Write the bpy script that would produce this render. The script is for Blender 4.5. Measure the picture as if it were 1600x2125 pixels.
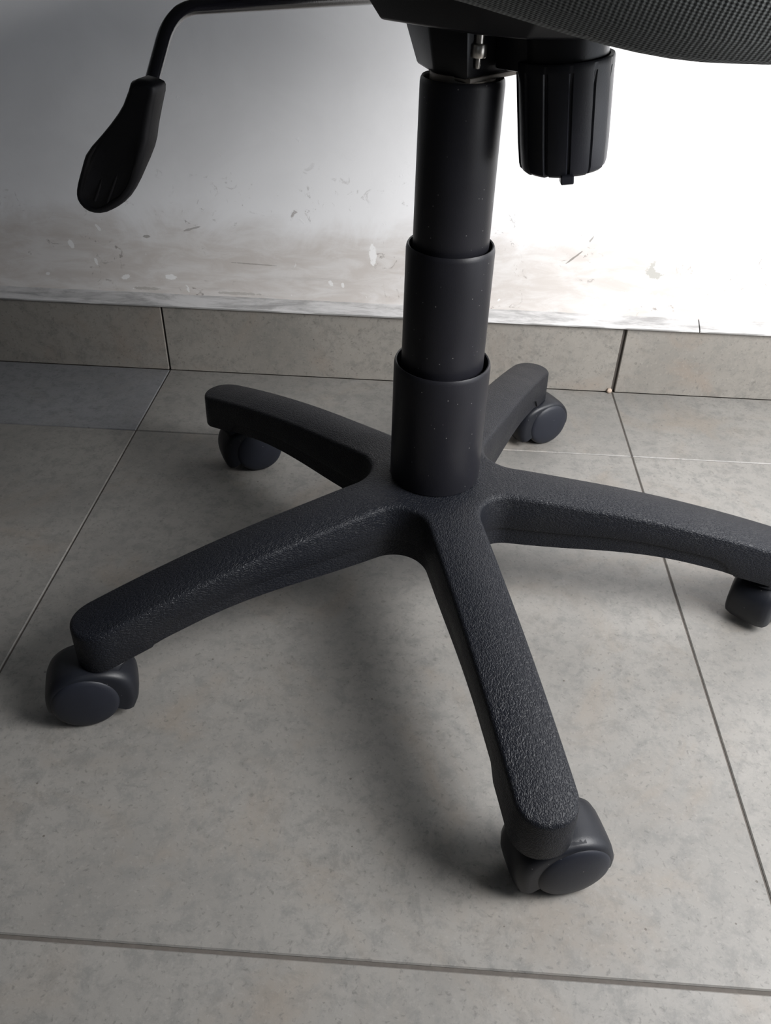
import bpy, bmesh, math, random
from mathutils import Vector, Matrix, noise
random.seed(4)
S = bpy.context.scene
for o in list(bpy.data.objects):
    bpy.data.objects.remove(o)
COL = S.collection
PI = math.pi
def rad(a): return math.radians(a)

# ------------------------------------------------------------ camera
CAM_F = 1729.406
CAM_POS = Vector((0.341575, -1.000341, 0.543635))
RIGHT = Vector((0.997853, 0.061012, 0.023821))
DOWN = Vector((0.055991, -0.605903, -0.793566))
FWD = Vector((-0.033984, 0.793195, -0.608018))
cd = bpy.data.cameras.new('camera')
cam = bpy.data.objects.new('camera', cd)
COL.objects.link(cam)
m3 = Matrix((RIGHT, -DOWN, -FWD)).transposed()
cam.matrix_world = Matrix.Translation(CAM_POS) @ m3.to_4x4()
cd.sensor_fit = 'HORIZONTAL'
cd.sensor_width = 36.0
cd.lens = CAM_F / 1600.0 * 36.0
cd.clip_start = 0.01
S.camera = cam

# ------------------------------------------------------------ world, light, exposure
w = bpy.data.worlds.new('world')
S.world = w
w.use_nodes = True
w.node_tree.nodes['Background'].inputs[0].default_value = (0.75, 0.85, 1.0, 1)
w.node_tree.nodes['Background'].inputs[1].default_value = 1.0
DX0, DX1, DZ0, DZ1 = -1.30, -0.12, 0.04, 2.0        # balcony door opening in the right wall (y range, z range)
RX = 1.40                                         # right wall
def area(name, loc, rot, sx, sy, power, col):
    ld = bpy.data.lights.new(name, 'AREA')
    ld.shape = 'RECTANGLE'; ld.size = sx; ld.size_y = sy
    ld.energy = power; ld.color = col
    o = bpy.data.objects.new(name, ld)
    o.location = loc; o.rotation_euler = rot
    COL.objects.link(o)
    return o
def aim(o, tgt):
    o.rotation_euler = (Vector(tgt) - o.location).to_track_quat('-Z', 'Y').to_euler()
aim(area('window_daylight', (1.02, -0.70, 0.76), (0, 0, 0), 0.52, 0.52, 18.5, (1.0, 0.99, 0.985)), (0.40, 0.00, 0.24))
area('low_side_fill', (1.34, -0.75, 0.50), (0, rad(90), 0), 0.85, 1.0, 2.6, (1.0, 0.99, 0.98))  # added low fill from the right, lifts the sheen on the column
area('room_fill', (0.2, -2.95, 1.5), (rad(90), 0, 0), 1.6, 1.6, 1.2, (0.66, 0.82, 1.0))
vs = S.view_settings
vs.view_transform = 'Standard'; vs.look = 'None'; vs.gamma = 1.0; vs.use_curve_mapping = False
vs.exposure = 0.2

# ------------------------------------------------------------ materials
class NT:
    def __init__(self, name):
        self.m = bpy.data.materials.new(name); self.m.use_nodes = True
        self.t = self.m.node_tree; self.n = self.t.nodes; self.l = self.t.links
        self.b = self.n['Principled BSDF']
        self.tc = self.n.new('ShaderNodeTexCoord')
    def val(self, sock, v):
        if isinstance(v, bpy.types.NodeSocket): self.l.new(v, sock)
        else: sock.default_value = v
    def noise(self, scale, detail=4, rough=0.55, vec=None, dist=0.0):
        n = self.n.new('ShaderNodeTexNoise')
        self.val(n.inputs['Vector'], vec if vec is not None else self.tc.outputs['Object'])
        n.inputs['Scale'].default_value = scale; n.inputs['Detail'].default_value = detail
        n.inputs['Roughness'].default_value = rough; n.inputs['Distortion'].default_value = dist
        return n.outputs['Fac']
    def voronoi(self, scale, vec=None, feature='F1'):
        n = self.n.new('ShaderNodeTexVoronoi'); n.feature = feature
        self.val(n.inputs['Vector'], vec if vec is not None else self.tc.outputs['Object'])
        n.inputs['Scale'].default_value = scale
        return n.outputs['Distance']
    def ramp(self, fac, stops):
        r = self.n.new('ShaderNodeValToRGB'); self.l.new(fac, r.inputs[0])
        e = r.color_ramp.elements
        while len(e) < len(stops): e.new(0.5)
        for el, (p, c) in zip(e, stops):
            el.position = p
            el.color = (c, c, c, 1) if isinstance(c, (int, float)) else (*c, 1)
        return r.outputs[0]
    def mix(self, fac, a, b, mode='MIX'):
        m = self.n.new('ShaderNodeMix'); m.data_type = 'RGBA'; m.blend_type = mode
        self.val(m.inputs[0], fac)
        for s, v in ((m.inputs[6], a), (m.inputs[7], b)):
            if isinstance(v, tuple) and len(v) == 3: v = (*v, 1)
            self.val(s, v)
        return m.outputs[2]
    def math(self, op, a, b=0.0, c=None):
        m = self.n.new('ShaderNodeMath'); m.operation = op
        self.val(m.inputs[0], a); self.val(m.inputs[1], b)
        if c is not None: self.val(m.inputs[2], c)
        return m.outputs[0]
    def smooth(self, x, a, b):
        m = self.n.new('ShaderNodeMapRange'); m.interpolation_type = 'SMOOTHSTEP'
        self.val(m.inputs[0], x); m.inputs[1].default_value = a; m.inputs[2].default_value = b
        return m.outputs[0]
    def mapping(self, scale=(1, 1, 1), rot=(0, 0, 0), loc=(0, 0, 0), vec=None):
        m = self.n.new('ShaderNodeMapping')
        self.val(m.inputs[0], vec if vec is not None else self.tc.outputs['Object'])
        m.inputs[1].default_value = loc; m.inputs[2].default_value = rot; m.inputs[3].default_value = scale
        return m.outputs[0]
    def world_pos(self):
        g = self.n.new('ShaderNodeNewGeometry'); return g.outputs['Position']
    def sep(self, vec):
        s = self.n.new('ShaderNodeSeparateXYZ'); self.l.new(vec, s.inputs[0]); return s.outputs
    def bump(self, h, strength=0.3, dist=0.001, normal=None):
        b = self.n.new('ShaderNodeBump'); self.l.new(h, b.inputs['Height'])
        b.inputs['Strength'].default_value = strength; b.inputs['Distance'].default_value = dist
        if normal is not None: self.l.new(normal, b.inputs['Normal'])
        self.l.new(b.outputs[0], self.b.inputs['Normal']); return b.outputs[0]
    def color(self, c):
        if isinstance(c, tuple): self.b.inputs['Base Color'].default_value = (*c, 1)
        else: self.l.new(c, self.b.inputs['Base Color'])
    def rough(self, r): self.val(self.b.inputs['Roughness'], r)

def mat_tile(name, tint, warm):
    t = NT(name); wp = t.world_pos()
    oi = t.n.new('ShaderNodeObjectInfo').outputs['Random']
    cb = t.n.new('ShaderNodeCombineXYZ'); t.l.new(t.math('MULTIPLY', oi, 7.0), cb.inputs[0]); t.l.new(t.math('MULTIPLY', oi, 13.0), cb.inputs[1])
    va = t.n.new('ShaderNodeVectorMath'); va.operation = 'ADD'; t.l.new(wp, va.inputs[0]); t.l.new(cb.outputs[0], va.inputs[1])
    v = va.outputs[0]
    big = t.noise(5.0, 5, 0.6, v, 0.6)
    med = t.noise(60.0, 8, 0.78, v, 0.3)
    c1 = t.ramp(big, [(0.32, tuple(x * 0.86 for x in tint)), (0.5, tint), (0.68, tuple(min(1, x * 1.10) for x in tint))])
    c2 = t.mix(t.smooth(med, 0.44, 0.66), c1, tuple(x * y for x, y in zip(tint, (0.76, 0.775, 0.785))))
    c3 = t.mix(t.math('MULTIPLY', t.smooth(t.noise(9.0, 5, 0.65, v, 0.8), 0.48, 0.75), 0.42), c2, warm)
    sv = t.mapping((1, 1, 1), vec=v)
    fine = t.noise(260.0, 4, 0.6, sv, 0.5)
    c4 = t.mix(t.math('MULTIPLY', t.smooth(fine, 0.57, 0.70), 0.62), c3, tuple(x * 0.50 for x in tint))
    c5 = t.mix(t.math('MULTIPLY', t.smooth(t.noise(300.0, 3, 0.6, v), 0.56, 0.72), 0.30), c4, tuple(min(1, x * 1.35) for x in tint))
    # sparse dark specks of dirt
    vd = t.voronoi(34.0, v)
    c6 = t.mix(t.math('MULTIPLY', t.math('LESS_THAN', vd, 0.032), 0.75), c5, (0.07, 0.06, 0.05))
    t.color(c6)
    t.rough(t.ramp(med, [(0.3, 0.42), (0.7, 0.56)]))
    t.bump(t.math('ADD', t.math('MULTIPLY', fine, 0.6), med), 0.2, 0.0008)
    return t.m

def mat_grout(name, c):
    t = NT(name); n = t.noise(160, 4)
    t.color(t.mix(n, tuple(x * 0.7 for x in c), tuple(x * 1.25 for x in c))); t.rough(0.9)
    t.bump(n, 0.5, 0.001); return t.m

def mat_wall():
    t = NT('old_white_wall_paint'); wp = t.world_pos(); x, y, z = t.sep(wp)
    paint = t.mix(t.smooth(t.noise(7, 5, 0.6, wp, 0.5), 0.35, 0.7), (0.93, 0.925, 0.93), (0.87, 0.865, 0.87))
    # dirty, worn band above the skirting
    zz = t.math('ADD', z, t.math('MULTIPLY', t.math('SUBTRACT', t.noise(9, 6, 0.65, wp, 0.8), 0.5), -0.10))
    band = t.smooth(zz, 0.225, 0.165)
    dirt = t.mix(t.smooth(t.noise(18, 6, 0.65, t.mapping((1, 1, 3.5), vec=wp), 0.6), 0.35, 0.68), (0.58, 0.53, 0.49), (0.71, 0.68, 0.655))
    c = t.mix(t.math('MULTIPLY', band, 0.85), paint, dirt)
    # horizontal smears
    sm = t.smooth(t.noise(16, 5, 0.6, t.mapping((0.5, 1, 6), vec=wp), 0.5), 0.60, 0.75)
    c = t.mix(t.math('MULTIPLY', t.math('MULTIPLY', sm, t.smooth(z, 0.22, 0.10)), 0.28), c, (0.33, 0.30, 0.28))
    # dark scuffs
    sc = t.smooth(t.noise(60, 5, 0.7, t.mapping((1.0, 1, 1.0), vec=wp), 1.2), 0.60, 0.68)
    lim = t.math('MULTIPLY', t.smooth(z, 0.30, 0.18), t.smooth(t.noise(11, 2, 0.5, wp), 0.44, 0.58))
    c = t.mix(t.math('MULTIPLY', t.math('MULTIPLY', sc, lim), 0.75), c, (0.24, 0.21, 0.19))
    # pale chips where paint flaked
    ch = t.smooth(t.noise(75, 3, 0.6, wp, 0.6), 0.70, 0.73)
    c = t.mix(t.math('MULTIPLY', t.math('MULTIPLY', ch, t.smooth(z, 0.20, 0.11)), 0.9), c, (0.86, 0.85, 0.84))
    dv = t.noise(170, 4, 0.65, wp)
    def blob(cx, cz, rx, rz, rot, colr, amt):
        nonlocal c
        dx = t.math('SUBTRACT', x, cx); dz = t.math('SUBTRACT', z, cz)
        cs, sn = math.cos(rot), math.sin(rot)
        a = t.math('DIVIDE', t.math('ADD', t.math('MULTIPLY', dx, cs), t.math('MULTIPLY', dz, sn)), rx)
        b = t.math('DIVIDE', t.math('SUBTRACT', t.math('MULTIPLY', dz, cs), t.math('MULTIPLY', dx, sn)), rz)
        d = t.math('ADD', t.math('MULTIPLY', a, a), t.math('MULTIPLY', b, b))
        d = t.math('ADD', d, t.math('MULTIPLY', t.math('SUBTRACT', dv, 0.5), 3.2))
        c = t.mix(t.math('MULTIPLY', t.smooth(d, 1.15, 0.75), amt), c, colr)
    W = (0.90, 0.89, 0.88); D = (0.20, 0.18, 0.16); G = (0.40, 0.40, 0.37)
    for q in [(0.273, 0.168, 0.0045, 0.013, 0.05, W, 1), (-0.108, 0.164, 0.0035, 0.006, 0.3, W, .9), (-0.069, 0.186, 0.002, 0.005, 0.6, W, .9),
              (-0.080, 0.143, 0.002, 0.005, 0.2, W, .9), (0.014, 0.127, 0.0075, 0.0035, 0, W, 1), (-0.045, 0.124, 0.006, 0.003, 0.3, W, .9),
              (-0.147, 0.124, 0.003, 0.002, 0.3, W, .8), (0.22, 0.128, 0.003, 0.004, 0.3, W, .8), (0.235, 0.127, 0.002, 0.004, 0.3, W, .8),
              (0.520, 0.176, 0.012, 0.0012, 0.75, D, .8), (0.537, 0.199, 0.004, 0.0012, 1.1, D, .7), (0.048, 0.190, 0.012, 0.0014, 0.3, D, .5),
              (-0.010, 0.178, 0.005, 0.0018, 0.0, D, .6), (0.622, 0.164, 0.011, 0.012, 0, G, .75), (0.628, 0.170, 0.009, 0.010, 0, (.70, .68, .665), 1), (0.616, 0.148, 0.014, 0.006, 0, W, .8),
              (0.585, 0.112, 0.006, 0.008, 0.8, W, 1), (0.725, 0.100, 0.016, 0.004, -0.05, W, 1), (0.60, 0.126, 0.05, 0.010, 0, (.74, .73, .72), .6),
              (0.12, 0.149, 0.030, 0.0008, -0.03, D, .5), (-0.02, 0.11, 0.02, 0.002, 0, (.35, .33, .3), .5), (0.10, 0.109, 0.03, 0.002, 0, (.35, .33, .3), .5)]:
        blob(*q)
    t.color(c); t.rough(0.62)
    t.bump(t.math('ADD', t.noise(35, 5, 0.6, wp), t.math('MULTIPLY', ch, 0.5)), 0.22, 0.0015)
    return t.m

def mat_plain(name, c, r, bump=None):
    t = NT(name); wp = t.tc.outputs['Object']
    t.color(t.mix(t.noise(12, 3), tuple(x * 0.94 for x in c), tuple(min(1, x * 1.05) for x in c))); t.rough(r)
    if bump: t.bump(t.noise(bump[0], 3), bump[1], 0.0005)
    return t.m

def mat_leathergrain():
    t = NT('grained_black_plastic'); v = t.tc.outputs['Object']
    # moulded leather grain: short wandering ridges, softer away from the hub
    nd = t.n.new('ShaderNodeTexNoise'); t.l.new(v, nd.inputs['Vector']); nd.inputs['Scale'].default_value = 260; nd.inputs['Detail'].default_value = 2
    off = t.n.new('ShaderNodeVectorMath'); off.operation = 'SCALE'; t.l.new(nd.outputs['Color'], off.inputs[0]); off.inputs['Scale'].default_value = 0.0035
    ad = t.n.new('ShaderNodeVectorMath'); ad.operation = 'ADD'; t.l.new(v, ad.inputs[0]); t.l.new(off.outputs[0], ad.inputs[1]); gv = ad.outputs[0]
    wv = t.voronoi(560.0, t.mapping((0.45, 1.1, 1.0), (0, 0, rad(-8)), vec=gv), 'DISTANCE_TO_EDGE')
    n = t.noise(420.0, 3, 0.6, t.mapping((0.6, 1.3, 1.0), vec=v), 1.0)
    h = t.math('ADD', t.smooth(wv, 0.0, 0.22), t.math('MULTIPLY', n, 0.7))
    t.bump(h, 0.50, 0.0006)
    dust = t.smooth(t.noise(9, 4, 0.6), 0.45, 0.8)
    t.color(t.mix(dust, (0.0060, 0.0070, 0.0105), (0.0125, 0.013, 0.0155)))
    t.rough(t.ramp(t.noise(30, 3), [(0.3, 0.40), (0.7, 0.50)]))
    t.b.inputs['Specular IOR Level'].default_value = 0.24
    return t.m

def mat_satin(name, c, r, spec=0.5, speck=True):
    t = NT(name); v = t.tc.outputs['Object']
    col = t.mix(t.smooth(t.noise(14, 4), 0.4, 0.8), c, tuple(x * 1.4 + 0.001 for x in c))
    if speck:
        col = t.mix(t.math('MULTIPLY', t.math('LESS_THAN', t.voronoi(140, v), 0.06), 0.35), col, (0.35, 0.34, 0.33))
    t.color(col); t.rough(r); t.b.inputs['Specular IOR Level'].default_value = spec
    t.bump(t.noise(900, 2, 0.5, v), 0.25, 0.0002)
    return t.m

def mat_fabric():
    t = NT('dark_grey_woven_fabric'); v = t.tc.outputs['Object']
    x, y, z = t.sep(v)
    w_ = t.math('SUBTRACT', t.math('MULTIPLY', z, 0.9), y)
    s = t.math('ADD', x, t.math('MULTIPLY', w_, 0.75))
    d = t.math('SUBTRACT', w_, t.math('MULTIPLY', x, 0.35))
    k = 2 * PI / 0.0027
    a = t.math('SINE', t.math('MULTIPLY', s, k)); b = t.math('SINE', t.math('MULTIPLY', d, k))
    h = t.math('ADD', t.math('MULTIPLY', t.math('MULTIPLY', a, b), 0.5), 0.5)
    nz = t.noise(420, 4, 0.8)
    hh = t.math('MULTIPLY', h, t.math('ADD', nz, 0.4))
    t.color(t.mix(hh, (0.016, 0.018, 0.018), (0.17, 0.185, 0.18)))
    t.rough(0.95); t.b.inputs['Sheen Weight'].default_value = 0.15
    t.bump(hh, 0.8, 0.0012)
    return t.m

def mat_metal(name, c, r):
    t = NT(name); t.color(c); t.rough(r); t.b.inputs['Metallic'].default_value = 1.0
    t.bump(t.noise(300, 3), 0.15, 0.0004); return t.m

def mat_bead():
    t = NT('glossy_white_edge_bead'); wp = t.world_pos()
    n = t.noise(12, 6, 0.7, t.mapping((1, 1, 12), vec=wp), 0.4)
    c = t.mix(t.smooth(n, 0.40, 0.66), (0.55, 0.54, 0.535), (0.30, 0.295, 0.29))
    t.color(c); t.rough(0.38); t.bump(t.noise(60, 4, 0.6, wp), 0.35, 0.001); return t.m

M_TILE = mat_tile('greige_cement_look_tile', (0.205, 0.197, 0.183), (0.215, 0.175, 0.135))
M_TILE_BLUE = mat_tile('bluish_grey_tile', (0.188, 0.190, 0.198), (0.18, 0.17, 0.155))
M_SKIRT = mat_tile('skirting_tile_glaze', (0.250, 0.234, 0.210), (0.26, 0.20, 0.155))
M_GROUT = mat_grout('dark_floor_grout', (0.085, 0.075, 0.066))
M_WALL = mat_wall()
M_BEAD = mat_bead()
M_ROOM = mat_plain('plain_room_paint', (0.12, 0.115, 0.11), 0.8)
M_ROOM_LIGHT = mat_plain('pale_window_wall_paint', (0.7, 0.69, 0.68), 0.8)
M_CEIL = mat_plain('plain_ceiling_paint', (0.30, 0.30, 0.30), 0.9)
M_GRAIN = mat_leathergrain()
M_COLUMN = mat_satin('satin_black_cover_plastic', (0.009, 0.009, 0.012), 0.42, 0.28)
M_KNOB = mat_satin('moulded_black_knob_plastic', (0.009, 0.0095, 0.013), 0.40, 0.34, False)
M_CASTER = mat_satin('caster_hood_plastic', (0.0065, 0.0075, 0.011), 0.42, 0.33)
M_WHEEL = mat_satin('dusty_wheel_plastic', (0.009, 0.0105, 0.0165), 0.48, 0.36)
M_HANDLE = mat_satin('soft_black_handle_plastic', (0.005, 0.005, 0.007), 0.5, 0.35, False)
M_ROD = mat_satin('black_painted_steel', (0.010, 0.010, 0.014), 0.16, 0.6, False)
M_BODY = mat_satin('black_pressed_steel', (0.010, 0.010, 0.012), 0.35, 0.4, False)
M_STEEL = mat_metal('bare_steel', (0.62, 0.58, 0.53), 0.3)
M_DULL = mat_metal('worn_steel_edge', (0.34, 0.31, 0.28), 0.5)
M_FABRIC = mat_fabric()

# ------------------------------------------------------------ helpers
def empty(name, loc=(0, 0, 0), rz=0.0, parent=None):
    o = bpy.data.objects.new(name, None); COL.objects.link(o)
    o.empty_display_size = 0.05
    o.location = loc; o.rotation_euler = (0, 0, rz)
    if parent: o.parent = parent
    return o
def link(name, bm, mat, parent=None, smooth=40, loc=None, rz=None):
    me = bpy.data.meshes.new(name)
    bmesh.ops.recalc_face_normals(bm, faces=bm.faces[:])
    ang = rad(smooth) if smooth else None
    if smooth:
        for f in bm.faces: f.smooth = True
        for e in bm.edges:
            if len(e.link_faces) == 2 and e.calc_face_angle(0) > ang: e.smooth = False
    bm.to_mesh(me); bm.free()
    me.materials.append(mat)
    o = bpy.data.objects.new(name, me); COL.objects.link(o)
    if parent: o.parent = parent
    if loc is not None: o.location = loc
    if rz is not None: o.rotation_euler = (0, 0, rz)
    return o
def struct(o): o['kind'] = 'structure'; return o
def box(bm, lo, hi, bev=0.0, seg=2, mtx=None):
    r = bmesh.ops.create_cube(bm, size=1.0)
    vs_ = r['verts']
    for v in vs_:
        v.co = Vector([(lo[i] + hi[i]) / 2 + v.co[i] * (hi[i] - lo[i]) for i in range(3)])
    if bev:
        es = {e for v in vs_ for e in v.link_edges}
        rr = bmesh.ops.bevel(bm, geom=list(es), offset=bev, segments=seg, affect='EDGES', profile=0.5)
        vs_ = rr['verts'] + [v for v in vs_ if v.is_valid]
    if mtx is not None:
        for v in set(v for v in vs_ if v.is_valid): v.co = mtx @ v.co
def lathe(bm, prof, seg=64, mtx=None, rmod=None):
    rings = []
    for (r, z) in prof:
        if r < 1e-6:
            rings.append([bm.verts.new((0, 0, z))])
        else:
            rings.append([bm.verts.new(((r + (rmod(2 * PI * i / seg, r, z) if rmod else 0)) * math.cos(2 * PI * i / seg),
                                        (r + (rmod(2 * PI * i / seg, r, z) if rmod else 0)) * math.sin(2 * PI * i / seg), z)) for i in range(seg)])
    for a, b in zip(rings, rings[1:]):
        for i in range(seg):
            j = (i + 1) % seg
            if len(a) == 1 and len(b) == 1: continue
            if len(a) == 1: bm.faces.new((a[0], b[i], b[j]))
            elif len(b) == 1: bm.faces.new((a[i], a[j], b[0]))
            else: bm.faces.new((a[i], a[j], b[j], b[i]))
    if mtx is not None:
        for rg in rings:
            for v in rg: v.co = mtx @ v.co
def tube(bm, pts, r, seg=16, cap=True):
    pts = [Vector(p) for p in pts]
    up = Vector((0.3, 0.2, 1)).normalized(); rings = []
    for i, p in enumerate(pts):
        d = (pts[min(i + 1, len(pts) - 1)] - pts[max(i - 1, 0)]).normalized()
        a = (up - d * up.dot(d)).normalized(); b = d.cross(a); up = a
        rings.append([bm.verts.new(p + (a * math.cos(2 * PI * k / seg) + b * math.sin(2 * PI * k / seg)) * r) for k in range(seg)])
    for A, B in zip(rings, rings[1:]):
        for k in range(seg):
            bm.faces.new((A[k], A[(k + 1) % seg], B[(k + 1) % seg], B[k]))
    if cap:
        bm.faces.new(rings[0]); bm.faces.new(rings[-1])
def extrude_poly(bm, pts, z0, z1, bev=0.0, mtx=None, seg=2):
    lo = [bm.verts.new((x, y, z0)) for x, y in pts]; hi = [bm.verts.new((x, y, z1)) for x, y in pts]
    fs = [bm.faces.new(lo), bm.faces.new(hi)]
    n = len(pts)
    for i in range(n): fs.append(bm.faces.new((lo[i], lo[(i + 1) % n], hi[(i + 1) % n], hi[i])))
    vv = lo + hi
    if bev:
        es = {e for f in fs[:2] for e in f.edges}
        rr = bmesh.ops.bevel(bm, geom=list(es), offset=bev, segments=seg, affect='EDGES', profile=0.5)
        vv = list({v for v in rr['verts']} | {v for v in vv if v.is_valid})
    if mtx is not None:
        for v in vv: v.co = mtx @ v.co
def smoothstep(a, b, x):
    t = min(1, max(0, (x - a) / (b - a))); return t * t * (3 - 2 * t)

# ------------------------------------------------------------ the setting
LX, FY, H = -2.05, -3.05, 2.6
floor = None
bm = bmesh.new(); box(bm, (LX, FY, -0.06), (RX, 0.03, -0.0013)); floor = struct(link('floor', bm, M_GROUT, smooth=0))
xs = [LX + 0.001, -1.7984, -1.1992, -0.6, -0.0008, 0.5968, 1.1984, RX - 0.001]
ys = [0.0006, -0.1559, -0.7573, -1.3573, -1.9573, -2.5573, FY + 0.001]
gx = 0.0015; gy = [0.0012, 0.0012, 0.0027, 0.003, 0.003, 0.003, 0.0]      # joint widths
tile_cache = {}
for i in range(len(xs) - 1):
    for j in range(len(ys) - 1):
        y_hi, y_lo = ys[j] - gy[j] / 2, ys[j + 1] + gy[j + 1] / 2
        wd, dp = xs[i + 1] - xs[i] - gx, y_hi - y_lo
        blue = (i, j) in ((3, 0), (5, 3), (2, 2))
        key = (round(wd, 4), round(dp, 4), blue)
        if key not in tile_cache:
            b = bmesh.new(); box(b, (-wd / 2, -dp / 2, -0.008), (wd / 2, dp / 2, 0), 0.0009, 1)
            o = link('floor_tile', b, M_TILE_BLUE if blue else M_TILE, floor, 0); tile_cache[key] = o.data
        else:
            o = bpy.data.objects.new('floor_tile', tile_cache[key]); COL.objects.link(o); o.parent = floor
        o.location = ((xs[i] + xs[i + 1]) / 2, (y_hi + y_lo) / 2, 0)
WY = 0.012
bm = bmesh.new(); box(bm, (LX, WY, -0.06), (RX, WY + 0.1, H)); wall_back = struct(link('wall_back', bm, M_WALL, smooth=0))
bm = bmesh.new(); box(bm, (LX - 0.1, FY, -0.06), (LX, WY, H)); struct(link('wall_left', bm, M_ROOM, smooth=0))
bm = bmesh.new(); box(bm, (LX, FY - 0.1, -0.06), (RX, FY, H)); struct(link('wall_front', bm, M_ROOM, smooth=0))
bm = bmesh.new()
box(bm, (RX, FY, -0.06), (RX + 0.1, DX0, H)); box(bm, (RX, DX1, -0.06), (RX + 0.1, WY, H))
box(bm, (RX, DX0, -0.06), (RX + 0.1, DX1, DZ0)); box(bm, (RX, DX0, DZ1), (RX + 0.1, DX1, H))
struct(link('wall_right', bm, M_ROOM_LIGHT, smooth=0))
bm = bmesh.new(); box(bm, (LX, FY, H), (RX, WY, H + 0.08)); struct(link('ceiling', bm, M_CEIL, smooth=0))
win = struct(empty('door_1', (RX + 0.05, (DX0 + DX1) / 2, DZ0)))
bm = bmesh.new(); hw = (DX1 - DX0) / 2; hh_ = DZ1 - DZ0
for lo, hi in [((-.03, -hw, 0), (.03, -hw + .05, hh_)), ((-.03, hw - .05, 0), (.03, hw, hh_)), ((-.03, -hw + .05, 0), (.03, hw - .05, .05)), ((-.03, -hw + .05, hh_ - .05), (.03, hw - .05, hh_)), ((-.025, -.02, .05), (.025, .02, hh_ - .05))]:
    box(bm, lo, hi, 0.003, 1)
struct(link('door_frame', bm, mat_plain('white_door_frame', (0.8, 0.8, 0.8), 0.4), win, 0))

# skirting of cut floor tiles, standing proud of the wall
SK_H = 0.0920
bb = struct(empty('baseboard_back', (0, 0, 0)))
sx = [LX, -1.2, -0.6, -0.0008, 0.5975, 1.198, RX]
gaps = {1: 0.0016, 2: 0.0016, 3: 0.0022, 4: 0.0052, 5: 0.002}
for i in range(6):
    a = sx[i] + (gaps.get(i, 0) / 2); b = sx[i + 1] - (gaps.get(i + 1, 0) / 2)
    bm = bmesh.new(); box(bm, (a, 0.0, 0.0002), (b, 0.0095, SK_H), 0.0008, 1)
    link('skirting_tile', bm, M_SKIRT, bb, 0)
bm = bmesh.new(); box(bm, (LX, 0.0045, 0.0), (RX, WY, SK_H - 0.001)); g_ = link('grout_bed', bm, M_GROUT, bb, 0)
# small crumb of grout at the wide joint
bm = bmesh.new(); bmesh.ops.create_icosphere(bm, subdivisions=2, radius=0.0035)
for v in bm.verts: v.co = v.co * (1 + 0.5 * noise.noise(v.co * 900)) + Vector((0.5925, -0.002, 0.003))
link('grout_crumb', bm, mat_grout('pale_grout', (0.45, 0.36, 0.29)), bb, 60)

# plaster bead running along the top edge of the skirting
def bead(name, x0, x1, seed):
    bm = bmesh.new(); n = int((x1 - x0) / 0.006); rings = []
    prof = [(0.0122, 0.0), (-0.0035, 0.0), (-0.0055, 0.0014), (-0.0058, 0.0034), (-0.0028, 0.0054), (0.0020, 0.0078), (0.0050, 0.0098), (0.0100, 0.0118), (0.0122, 0.0123)]
    for i in range(n + 1):
        x = x0 + (x1 - x0) * i / n; rg = []
        for k, (py, pz) in enumerate(prof):
            nn = noise.noise(Vector((x * 30 + seed, k * 0.7, 0))) * 0.0009 + noise.noise(Vector((x * 140 + seed, k * 1.3, 4))) * 0.0005
            rg.append(bm.verts.new((x, min(py - nn * (0 if k in (0, 8) else 1), 0.0122), SK_H + pz + nn * 0.6)))
        rings.append(rg)
    for a, b in zip(rings, rings[1:]):
        for k in range(len(prof) - 1): bm.faces.new((a[k], b[k], b[k + 1], a[k + 1]))
    bm.faces.new(rings[0]); bm.faces.new(rings[-1])
    return bm
tr = struct(empty('trim_1', (0, 0, SK_H)))
for a, b in ((LX, 0.6875), (0.6890, RX)):
    bm = bead('bead', a, b, 3 if a < 0 else 9)
    for v in bm.verts: v.co.z -= SK_H
    link('bead', bm, M_BEAD, tr, 50)

# ------------------------------------------------------------ the office chair
BX, BY = 0.3574, -0.3998
chair = empty('office_chair', (BX, BY, 0))
chair['label'] = 'black office swivel chair on a five-legged caster base, fabric seat above'
chair['category'] = 'chair'

# --- star base: hub and five legs
R_B = 0.3184; RV = 0.0530; RHO = 0.031; Z_HUB = 0.1308; Z_TIP = 0.0905; BEV = 0.0042
t36 = math.tan(rad(36)); XV = RV * math.cos(rad(36))
def ztop(r):
    q = r / R_B
    return Z_HUB - (Z_HUB - Z_TIP) * (max(0, q - 0.12) / 0.88) ** 1.9
cxf, cyf = (RV + RHO) * math.cos(rad(36)), (RV + RHO) * math.sin(rad(36))
rows = []                                            # (x, halfwidth)
NA = 9
for i in range(NA + 1):
    th = rad(216 + (270 - 216) * i / NA)
    rows.append((cxf + RHO * math.cos(th), cyf + RHO * math.sin(th)))
wj = rows[-1][1]; xj = rows[-1][0]
W_TIP = 0.0170; XE = R_B - BEV - 0.017
for i in range(1, 23):
    x = xj + (XE - xj) * i / 22; s = i / 22
    rows.append((x, wj + (W_TIP - wj) * (1 - (1 - s) ** 1.3)))
for i in range(1, 11):
    th = PI / 2 * i / 10
    rows.append((XE + 0.017 * math.sin(th), W_TIP * max(0.0, math.cos(th)) ** 0.85))
NVC = 12
def crown(x, y): return 7.0 * smoothstep(XV, 0.13, x) * y * y
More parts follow.
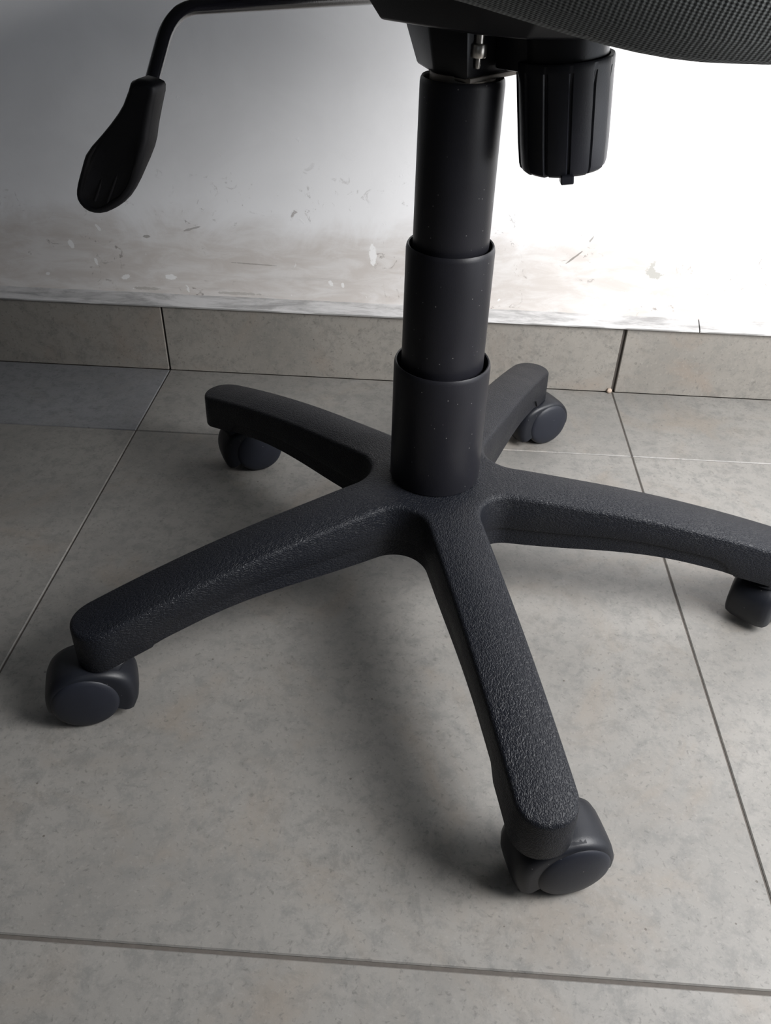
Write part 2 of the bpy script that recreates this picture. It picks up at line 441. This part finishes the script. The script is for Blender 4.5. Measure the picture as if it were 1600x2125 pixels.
def leg_mesh():
    bm = bmesh.new(); grid = []
    for (x, W) in rows:
        line = []
        for k in range(NVC + 1):
            v = -1 + 2 * k / NVC
            y = v * W
            line.append(bm.verts.new((x, y, ztop(math.hypot(x, y)) - crown(x, y))))
        grid.append(line)
    for a, b in zip(grid, grid[1:]):
        for k in range(NVC): bm.faces.new((a[k], a[k + 1], b[k + 1], b[k]))
    # outline loop from the -36 degree valley round the tip to the +36 degree valley
    path = [(i, 0) for i in range(len(rows))] + [(i, NVC) for i in range(len(rows) - 2, -1, -1)]
    P = [grid[i][k].co.copy() for i, k in path]
    base = [grid[i][k] for i, k in path]
    N = []
    for i in range(len(P)):
        if i == 0: nrm = Vector((math.cos(rad(-36)), math.sin(rad(-36)), 0))
        elif i == len(P) - 1: nrm = Vector((math.cos(rad(36)), math.sin(rad(36)), 0))
        elif i == len(rows) - 1: nrm = Vector((1, 0, 0))
        else:
            d = P[i + 1] - P[i - 1]; nrm = Vector((d.y, -d.x, 0)).normalized()
        N.append(nrm)
    def skirt(x):
        d = 0.0235 + 0.011 * smoothstep(0.20, 0.05, x)
        return d + 0.0130 * smoothstep(R_B - 0.068, R_B - 0.052, x)
    def rib(x):
        d = 0.0360 + 0.0165 * smoothstep(0.225, 0.050, x)
        return max(d, skirt(x) + 0.0004)
    rings = [base]
    for q in (1, 2, 3, 4):
        a = PI / 2 * q / 4
        rings.append([bm.verts.new(p + n * BEV * math.sin(a) - Vector((0, 0, BEV * (1 - math.cos(a))))) for p, n in zip(P, N)])
    def ring(off, dfun, extra=0.0):
        rings.append([bm.verts.new(p + n * off - Vector((0, 0, dfun(p.x) + extra))) for p, n in zip(P, N)])
    ring(BEV + 0.0004, lambda x: skirt(x) * 0.5)
    ring(BEV + 0.0006, lambda x: skirt(x) - 0.001)
    ring(BEV + 0.0001, skirt)
    ring(BEV - 0.0016, lambda x: skirt(x) + 0.0001)
    ring(BEV - 0.0018, lambda x: rib(x))
    ring(BEV - 0.0045, lambda x: rib(x) + 0.0001)
    ring(BEV - 0.0050, lambda x: 0.010)
    for a, b in zip(rings, rings[1:]):
        for i in range(len(P) - 1):
            bm.faces.new((a[i], a[i + 1], b[i + 1], b[i]))
    # caster socket boss inside the tip
    lathe(bm, [(0.0, Z_TIP - 0.037), (0.0125, Z_TIP - 0.037), (0.0133, Z_TIP - 0.032), (0.0133, Z_TIP - 0.006)], 24, Matrix.Translation((R_B - 0.028, 0, 0)))
    bmesh.ops.remove_doubles(bm, verts=bm.verts[:], dist=1e-5)
    return bm
bm = bmesh.new()
ctr = bm.verts.new((0, 0, Z_HUB))
for leg in range(5):
    c, s = math.cos(rad(72 * leg)), math.sin(rad(72 * leg))
    gr = []
    for x in (XV * 0.33, XV * 0.66, XV):
        gr.append([])
        for k in range(NVC + 1):
            y = (-1 + 2 * k / NVC) * x * t36
            gr[-1].append(bm.verts.new((c * x - s * y, s * x + c * y, ztop(math.hypot(x, y)))))
    for a, b in zip(gr, gr[1:]):
        for k in range(NVC): bm.faces.new((a[k], b[k], b[k + 1], a[k + 1]))
    for k in range(NVC): bm.faces.new((ctr, gr[0][k], gr[0][k + 1]))
lathe(bm, [(0.036, Z_HUB - 0.004), (0.036, Z_HUB - 0.040), (0.030, Z_HUB - 0.042), (0.030, Z_HUB - 0.006)], 48)   # hub socket below
bmesh.ops.remove_doubles(bm, verts=bm.verts[:], dist=1e-5)
ROT0 = 212.57
star = link('star_base', bm, M_GRAIN, chair, 40, (0.001, -0.003, 0), rad(ROT0))
leg0 = link('leg', leg_mesh(), M_GRAIN, star, 42)
for k in range(1, 5):
    o = leg0.copy(); COL.objects.link(o); o.parent = star; o.rotation_euler = (0, 0, rad(72 * k))

# --- casters
RW = 0.0262; RH = 0.0300; ZA = RW; TR = 0.0250
def hood_mesh():
    bm = bmesh.new(); rings = []
    a0, a1, n = -8, 207, 44
    HWY = 0.0203
    prof = [(-1, -0.0052), (-0.97, -0.0034), (-0.86, -0.0014), (-0.6, -0.0003), (-0.25, 0), (0.25, 0), (0.6, -0.0003), (0.86, -0.0014), (0.97, -0.0034), (1, -0.0052)]
    for i in range(n + 1):
        a = rad(a0 + (a1 - a0) * i / n)
        ex = smoothstep(95, 165, math.degrees(a)) * 0.0105
        rg = [bm.verts.new((TR + (RH + ex + dr * (1 + ex * 80)) * math.cos(a), u * HWY, ZA + (RH + ex * 0.8 + dr) * math.sin(a))) for u, dr in prof]
        rg += [bm.verts.new((TR + 0.0225 * math.cos(a), u * HWY, ZA + 0.0225 * math.sin(a))) for u in (1, 0.9, -0.9, -1)]
        rings.append(rg)
    m_ = len(rings[0])
    for a, b in zip(rings, rings[1:]):
        for k in range(m_): bm.faces.new((a[k], a[(k + 1) % m_], b[(k + 1) % m_], b[k]))
    bm.faces.new(rings[0]); bm.faces.new(rings[-1])
    # central web between the wheels
    r = bmesh.ops.create_cone(bm, cap_ends=True, segments=40, radius1=0.0235, radius2=0.0235, depth=0.006)
    mt = Matrix.Translation((TR, 0, ZA)) @ Matrix.Rotation(PI / 2, 4, 'X')
    for v in r['verts']: v.co = mt @ v.co
    # neck up to the swivel stem: hull of collar and hood crown
    hb = bmesh.new()
    for zc, rc in ((0.0535, 0.0112), (0.0525, 0.0124)):
        for k in range(28): hb.verts.new((rc * math.cos(2 * PI * k / 28), rc * math.sin(2 * PI * k / 28), zc))
    for a in range(80, 150, 8):
        for u, dr in ((-0.84, -0.0012), (-0.6, -0.0004), (0, -0.0001), (0.6, -0.0004), (0.84, -0.0012)):
            hb.verts.new((TR + (RH + dr) * math.cos(rad(a)), u * HWY, ZA + (RH + dr) * math.sin(rad(a))))
    bmesh.ops.convex_hull(hb, input=hb.verts[:])
    for v in [v for v in hb.verts if not v.link_faces]: hb.verts.remove(v)
    tmp = bpy.data.meshes.new('t'); hb.to_mesh(tmp); hb.free(); bm.from_mesh(tmp); bpy.data.meshes.remove(tmp)
    return bm
def wheel_mesh(side):
    bm = bmesh.new()
    prof = [(0.0, 0.0250), (0.008, 0.0248), (0.015, 0.0240), (0.0215, 0.0226), (0.0240, 0.0214), (0.0252, 0.0202), (0.0257, 0.0190),
            (0.0258, 0.0186), (0.0262, 0.0178), (0.0262, 0.0060), (0.0255, 0.0050), (0.0, 0.0050)]
    mt = Matrix.Translation((TR, 0, ZA)) @ Matrix.Rotation(-side * PI / 2, 4, 'X')
    lathe(bm, prof, 56, mt)
    return bm
# hood inner radius leaves room for the wheel rim
caster = empty('caster', parent=chair)
hood0 = link('hood', hood_mesh(), M_CASTER, caster, 38)
wh = [link('wheel', wheel_mesh(s_), M_WHEEL, caster, 40) for s_ in (1, -1)]
bm = bmesh.new(); lathe(bm, [(0, 0.0530), (0.0055, 0.0530), (0.0055, 0.075), (0, 0.075)], 20); st0 = link('stem', bm, M_STEEL, caster, 40)
# direction in which each caster's axle faces, and which way the wheels trail seen along it
CAST = [(289, -1, -0.001, -0.005), (286, 1, -0.001, -0.006), (320, 1, 0.006, -0.006), (301, 1, 0, 0), (295, 1, 0, 0)]
for k, (az, side, ox, oy) in enumerate(CAST):
    n = Vector((math.cos(rad(az)), math.sin(rad(az)), 0)); t = Vector((-n.y, n.x, 0)) * side
    la = rad(ROT0 + 72 * k)
    stem = Vector((BX + 0.001 + ox + (R_B - 0.028) * math.cos(la), BY - 0.003 + oy + (R_B - 0.028) * math.sin(la), 0))
    rt = caster
    if k:
        rt = caster.copy(); COL.objects.link(rt); rt.parent = chair
        for ch in (hood0, wh[0], wh[1], st0):
            d = ch.copy(); COL.objects.link(d); d.parent = rt
    rt.location = stem - Vector((BX, BY, 0)); rt.rotation_euler = (0, 0, math.atan2(t.y, t.x))

# --- telescopic column covers over the gas lift
def sleeve(r, z0, z1, lip):
    bm = bmesh.new()
    lathe(bm, [(r - 0.0016, z0), (r - 0.0004, z0 + 0.0002), (r, z0 + 0.0012), (r, z1 - lip), (r - 0.0004, z1 - lip * 0.35), (r - 0.0012, z1), (r - 0.0022, z1 - 0.0004), (r - 0.0026, z1 - 0.003), (r - 0.0026, z1 - 0.02)], 96)
    return bm
link('column_cover', sleeve(0.0385, Z_HUB + 0.0004, 0.2390, 0.004), M_COLUMN, chair, 50)
link('column_cover', sleeve(0.0326, 0.228, 0.3320, 0.004), M_COLUMN, chair, 50)
link('column_cover', sleeve(0.0278, 0.318, 0.4412, 0.004), M_COLUMN, chair, 50)
bm = bmesh.new(); lathe(bm, [(0.0, 0.14), (0.0215, 0.14), (0.0215, 0.444), (0.016, 0.445), (0.016, 0.460), (0, 0.460)], 48)
link('gas_cylinder', bm, M_DULL, chair, 40)

# --- tilt mechanism under the seat
FAZ = rad(320)
mech = empty('tilt_mechanism', parent=chair); mech.rotation_euler = (0, 0, FAZ)
def flared(bm, lo, hi, z0, z1, bev=0.002):
    a = [bm.verts.new((x, y, z0)) for x, y in lo]; b = [bm.verts.new((x, y, z1)) for x, y in hi]
    fs = [bm.faces.new(a), bm.faces.new(b)]; n = len(lo)
    for i in range(n): fs.append(bm.faces.new((a[i], a[(i + 1) % n], b[(i + 1) % n], b[i])))
    bmesh.ops.bevel(bm, geom=list({e for f in fs for e in f.edges}), offset=bev, segments=2, affect='EDGES', profile=0.5)
bm = bmesh.new()
flared(bm, [(-0.040, 0.0), (-0.0075, -0.0200), (0.0195, -0.0200), (0.0195, 0.034), (-0.040, 0.034)],
       [(-0.052, -0.004), (-0.010, -0.0260), (0.0200, -0.0240), (0.0200, 0.036), (-0.052, 0.036)], 0.4430, 0.474)
flared(bm, [(-0.046, -0.030), (0.030, -0.030), (0.060, -0.020), (0.085, 0.010), (0.085, 0.045), (-0.046, 0.036)],
       [(-0.066, -0.044), (0.050, -0.044), (0.085, -0.030), (0.100, 0.0), (0.100, 0.055), (-0.066, 0.046)], 0.4700, 0.502)
flared(bm, [(0.0202, 0.006), (0.050, 0.006), (0.050, 0.034), (0.0202, 0.034)], [(0.0202, 0.004), (0.060, 0.004), (0.060, 0.038), (0.0202, 0.038)], 0.4475, 0.480, 0.0015)
link('housing', bm, M_BODY, mech, 35)
bm = bmesh.new(); extrude_poly(bm, [(-0.002, -0.0195), (0.0215, -0.0195), (0.0215, 0.036), (-0.002, 0.036)], 0.4415, 0.4445, 0.0006)
link('bracket_plate', bm, M_DULL, mech, 35)
bm = bmesh.new(); lathe(bm, [(0, -0.0062), (0.0014, -0.0060), (0.0018, -0.004), (0.0019, 0.0), (0.0046, 0.0002), (0.0050, 0.0008), (0.0050, 0.0072), (0.0046, 0.0078), (0.003, 0.0080), (0.003, 0.018), (0, 0.018)], 32, Matrix.Translation((0.0215, -0.0135, 0.4555)))
link('pivot_pin', bm, M_STEEL, mech, 40)
bm = bmesh.new()
extrude_poly(bm, [(-0.115, -0.085), (0.115, -0.085), (0.115, 0.085), (-0.115, 0.085)], 0.5020, 0.5060, 0.001)
link('seat_plate', bm, M_BODY, mech, 35)

# --- tension knob
kn = empty('tension_knob', (0.4275 - BX, -0.4140 - BY, 0.3905), parent=chair)
kn.rotation_euler = (0, rad(-7.0), 0)
kn.scale = (1.03, 1.03, 0.94)
def kmod(a, r, z):
    if r < 0.020 or z > 0.0675: return 0
    u = (a / (2 * PI) * 12) % 1.0
    f = 1.0 if z < 0.06 else max(0, (0.0675 - z) / 0.0075)
    return (-0.0013 * (1 - u) ** 1.0 - (0.0011 if u < 0.10 else 0)) * f
bm = bmesh.new()
lathe(bm, [(0.0, 0.0008), (0.020, 0.0004), (0.0250, 0.0012), (0.0270, 0.0030), (0.0278, 0.0062), (0.0285, 0.020), (0.0290, 0.045), (0.0292, 0.058), (0.0293, 0.066), (0.0293, 0.0705), (0.0288, 0.0715), (0.0265, 0.0712), (0.0262, 0.066), (0, 0.066)], 192, None, kmod)
box(bm, (-0.004, -0.0296, -0.0022), (0.004, -0.020, 0.0035), 0.0006, 1)
link('grip', bm, M_KNOB, kn, 30)
bm = bmesh.new(); lathe(bm, [(0.0, 0.060), (0.0258, 0.060), (0.0252, 0.100), (0.0, 0.100)], 64)
link('collar', bm, M_BODY, kn, 40)

# --- seat height lever
lev = empty('height_lever', (0, 0, 0), parent=chair)
def rel(p): return Vector(p) - Vector((BX, BY, 0))
A = Vector((0.2970, -0.3002, 0.4726)); Bp = Vector((0.1901, -0.4655, 0.4808)); Cp = Vector((0.1820, -0.4932, 0.4480))
pts = [A]
d1 = (Bp - A).normalized(); d2 = (Cp - Bp).normalized()
rb = 0.020
pa, pb = Bp - d1 * rb, Bp + d2 * rb
pts += [A.lerp(pa, 0.5), pa]
for i in range(1, 13):
    s = i / 13
    pts.append((1 - s) ** 2 * pa + 2 * s * (1 - s) * Bp + s * s * pb)
pts += [pb, Cp]
bm = bmesh.new(); tube(bm, [rel(p) for p in pts], 0.0041, 20); link('rod', bm, M_ROD, lev, 50)
HO = Vector((0.16672817, -0.5163054, 0.42007996)); Hn = Vector((-0.25881905, -0.96592583, 0)); Hx = Vector((0.96592583, -0.25881905, 0))
raw = [(0.0168, 0.0358), (0.012, 0.0276), (0.0073, 0.0201), (-0.004, 0.009), (-0.0204, -0.0049), (-0.0256, -0.0123), (-0.0317, -0.023), (-0.0344, -0.0295), (-0.0344, -0.0347), (-0.0299, -0.0395), (-0.0226, -0.0405), (-0.0135, -0.038), (-0.0024, -0.0309), (0.0066, -0.0207), (0.0133, -0.0092), (0.0199, 0.0029), (0.0225, 0.0115), (0.0264, 0.0217), (0.0303, 0.0312), (0.0288, 0.0341)]
def subdiv(pts_, n=2):
    out = pts_
    for _ in range(n):
        q = []
        for i in range(len(out)):
            a, b = Vector(out[i]), Vector(out[(i + 1) % len(out)])
            q += [tuple(a.lerp(b, 0.25)), tuple(a.lerp(b, 0.75))]
        out = q
    return out
outl = subdiv(raw, 1)
mt = Matrix.Translation(rel(HO)) @ Matrix((Hx.to_4d(), Vector((0, 0, 1, 0)), Hn.to_4d(), (0, 0, 0, 1))).transposed()
mt = Matrix(((Hx.x, 0, Hn.x, rel(HO).x), (Hx.y, 0, Hn.y, rel(HO).y), (0, 1, 0, HO.z), (0, 0, 0, 1)))
bm = bmesh.new()
cx_ = sum(p[0] for p in outl) / len(outl); cz_ = sum(p[1] for p in outl) / len(outl)
def spine(z):        # midline of the paddle
    return 0.0235 + (z - 0.035) * 0.62
def shrink(p, k):
    # offset towards the midline
    z = p[1]; zc = max(-0.026, min(0.026, z)); c = Vector((spine(zc), zc)); v = Vector(p) - c
    L = v.length
    return c + v * max(0, (L - k) / L) if L > 1e-6 else c
def thick(z): return 0.0062 - 0.0030 * smoothstep(0.0, -0.02, z)
levels = [(0.0, -1), (0.0, -0.75), (0.0, 0.45), (0.0008, 0.82), (0.0022, 1.0), (0.0036, 1.0), (0.0045, 0.72)]
rings = []
for k, hgt in levels:
    rg = []
    for p in outl:
        q = shrink(p, k); h = thick(p[1]) * hgt
        if k == 0.0045 and p[1] > -0.004: h = thick(p[1]) * 1.0
        rg.append(bm.verts.new((q[0], q[1], h)))
    rings.append(rg)
nn_ = len(outl)
for a, b in zip(rings, rings[1:]):
    for i in range(nn_): bm.faces.new((a[i], a[(i + 1) % nn_], b[(i + 1) % nn_], b[i]))
bm.faces.new(rings[0]); bm.faces.new(rings[-1])
for v in bm.verts: v.co = mt @ v.co
# two raised ribs on the thumb pad
for off in (-0.0052, 0.0032):
    p0 = Vector((spine(-0.004) + off, -0.006)); p1 = Vector((spine(-0.030) + off, -0.0325))
    tube(bm, [mt @ Vector((p0.x, p0.y, 0.0021)), mt @ Vector((p0.lerp(p1, .5).x, p0.lerp(p1, .5).y, 0.0026)), mt @ Vector((p1.x, p1.y, 0.0021))], 0.0011, 8)
link('handle', bm, M_HANDLE, lev, 50)

# --- seat cushion
seat = empty('seat', (0.02, 0.0, 0), parent=chair); seat.rotation_euler = (0, 0, rad(-10))
def seat_low(x, y):
    return 0.5105 - 0.0215 * smoothstep(-0.04, 0.11, x) - 0.020 * smoothstep(0.15, 0.24, x)
def pillow(hx, hy, e, zlo, zhi, edge, N=128):
    bm = bmesh.new(); rings = []
    fr = [(0.0, 'b'), (0.3, 'b'), (0.6, 'b'), (0.8, 'b'), (0.9, 'b')]
    prof = [(f, 0.0) for f in (0.001, 0.3, 0.6, 0.8)]
    for i in range(11):
        a = -PI / 2 + PI * i / 10
        prof.append((1 - edge + edge * math.cos(a), 0.5 + 0.5 * math.sin(a)))
    prof += [(f, 1.0) for f in (0.8, 0.6, 0.3, 0.001)]
    for f, t in prof:
        rg = []
        for i in range(N):
            a = 2 * PI * i / N; c, s = math.cos(a), math.sin(a)
            rr = (abs(c / hx) ** e + abs(s / hy) ** e) ** (-1 / e)
            x, y = c * rr * f, s * rr * f
            rg.append(bm.verts.new((x, y, zlo(x, y) * (1 - t) + zhi(x, y) * t)))
        rings.append(rg)
    for a, b in zip(rings, rings[1:]):
        for i in range(N): bm.faces.new((a[i], a[(i + 1) % N], b[(i + 1) % N], b[i]))
    bm.faces.new(rings[0]); bm.faces.new(rings[-1])
    return bm
bm = pillow(0.235, 0.252, 4.0, seat_low, lambda x, y: 0.590 - 0.05 * smoothstep(0.12, 0.26, x), 0.11)
link('cushion', bm, M_FABRIC, seat, 60)

# --- backrest behind and above the seat (out of view, added to shade the wall)
bk = empty('unseen_backrest', (-0.02, 0.0, 0), parent=chair); bk.rotation_euler = (0, 0, rad(-32))
bm = bmesh.new()
tube(bm, [(-0.10, 0, 0.508), (-0.20, 0, 0.507), (-0.255, 0, 0.512), (-0.285, 0, 0.54), (-0.292, 0, 0.60), (-0.295, 0, 0.80)], 0.013, 14)
link('support_bar', bm, M_BODY, bk, 50)
bm = pillow(0.20, 0.225, 3.2, lambda x, y: 0.0 + 1.2 * y * y, lambda x, y: 0.05 + 1.2 * y * y, 0.14, 80)
mb = Matrix.Translation((-0.285, 0, 0.90)) @ Matrix.Rotation(rad(84), 4, 'Y')
for v in bm.verts: v.co = mb @ v.co
link('unseen_back_cushion', bm, M_FABRIC, bk, 60)
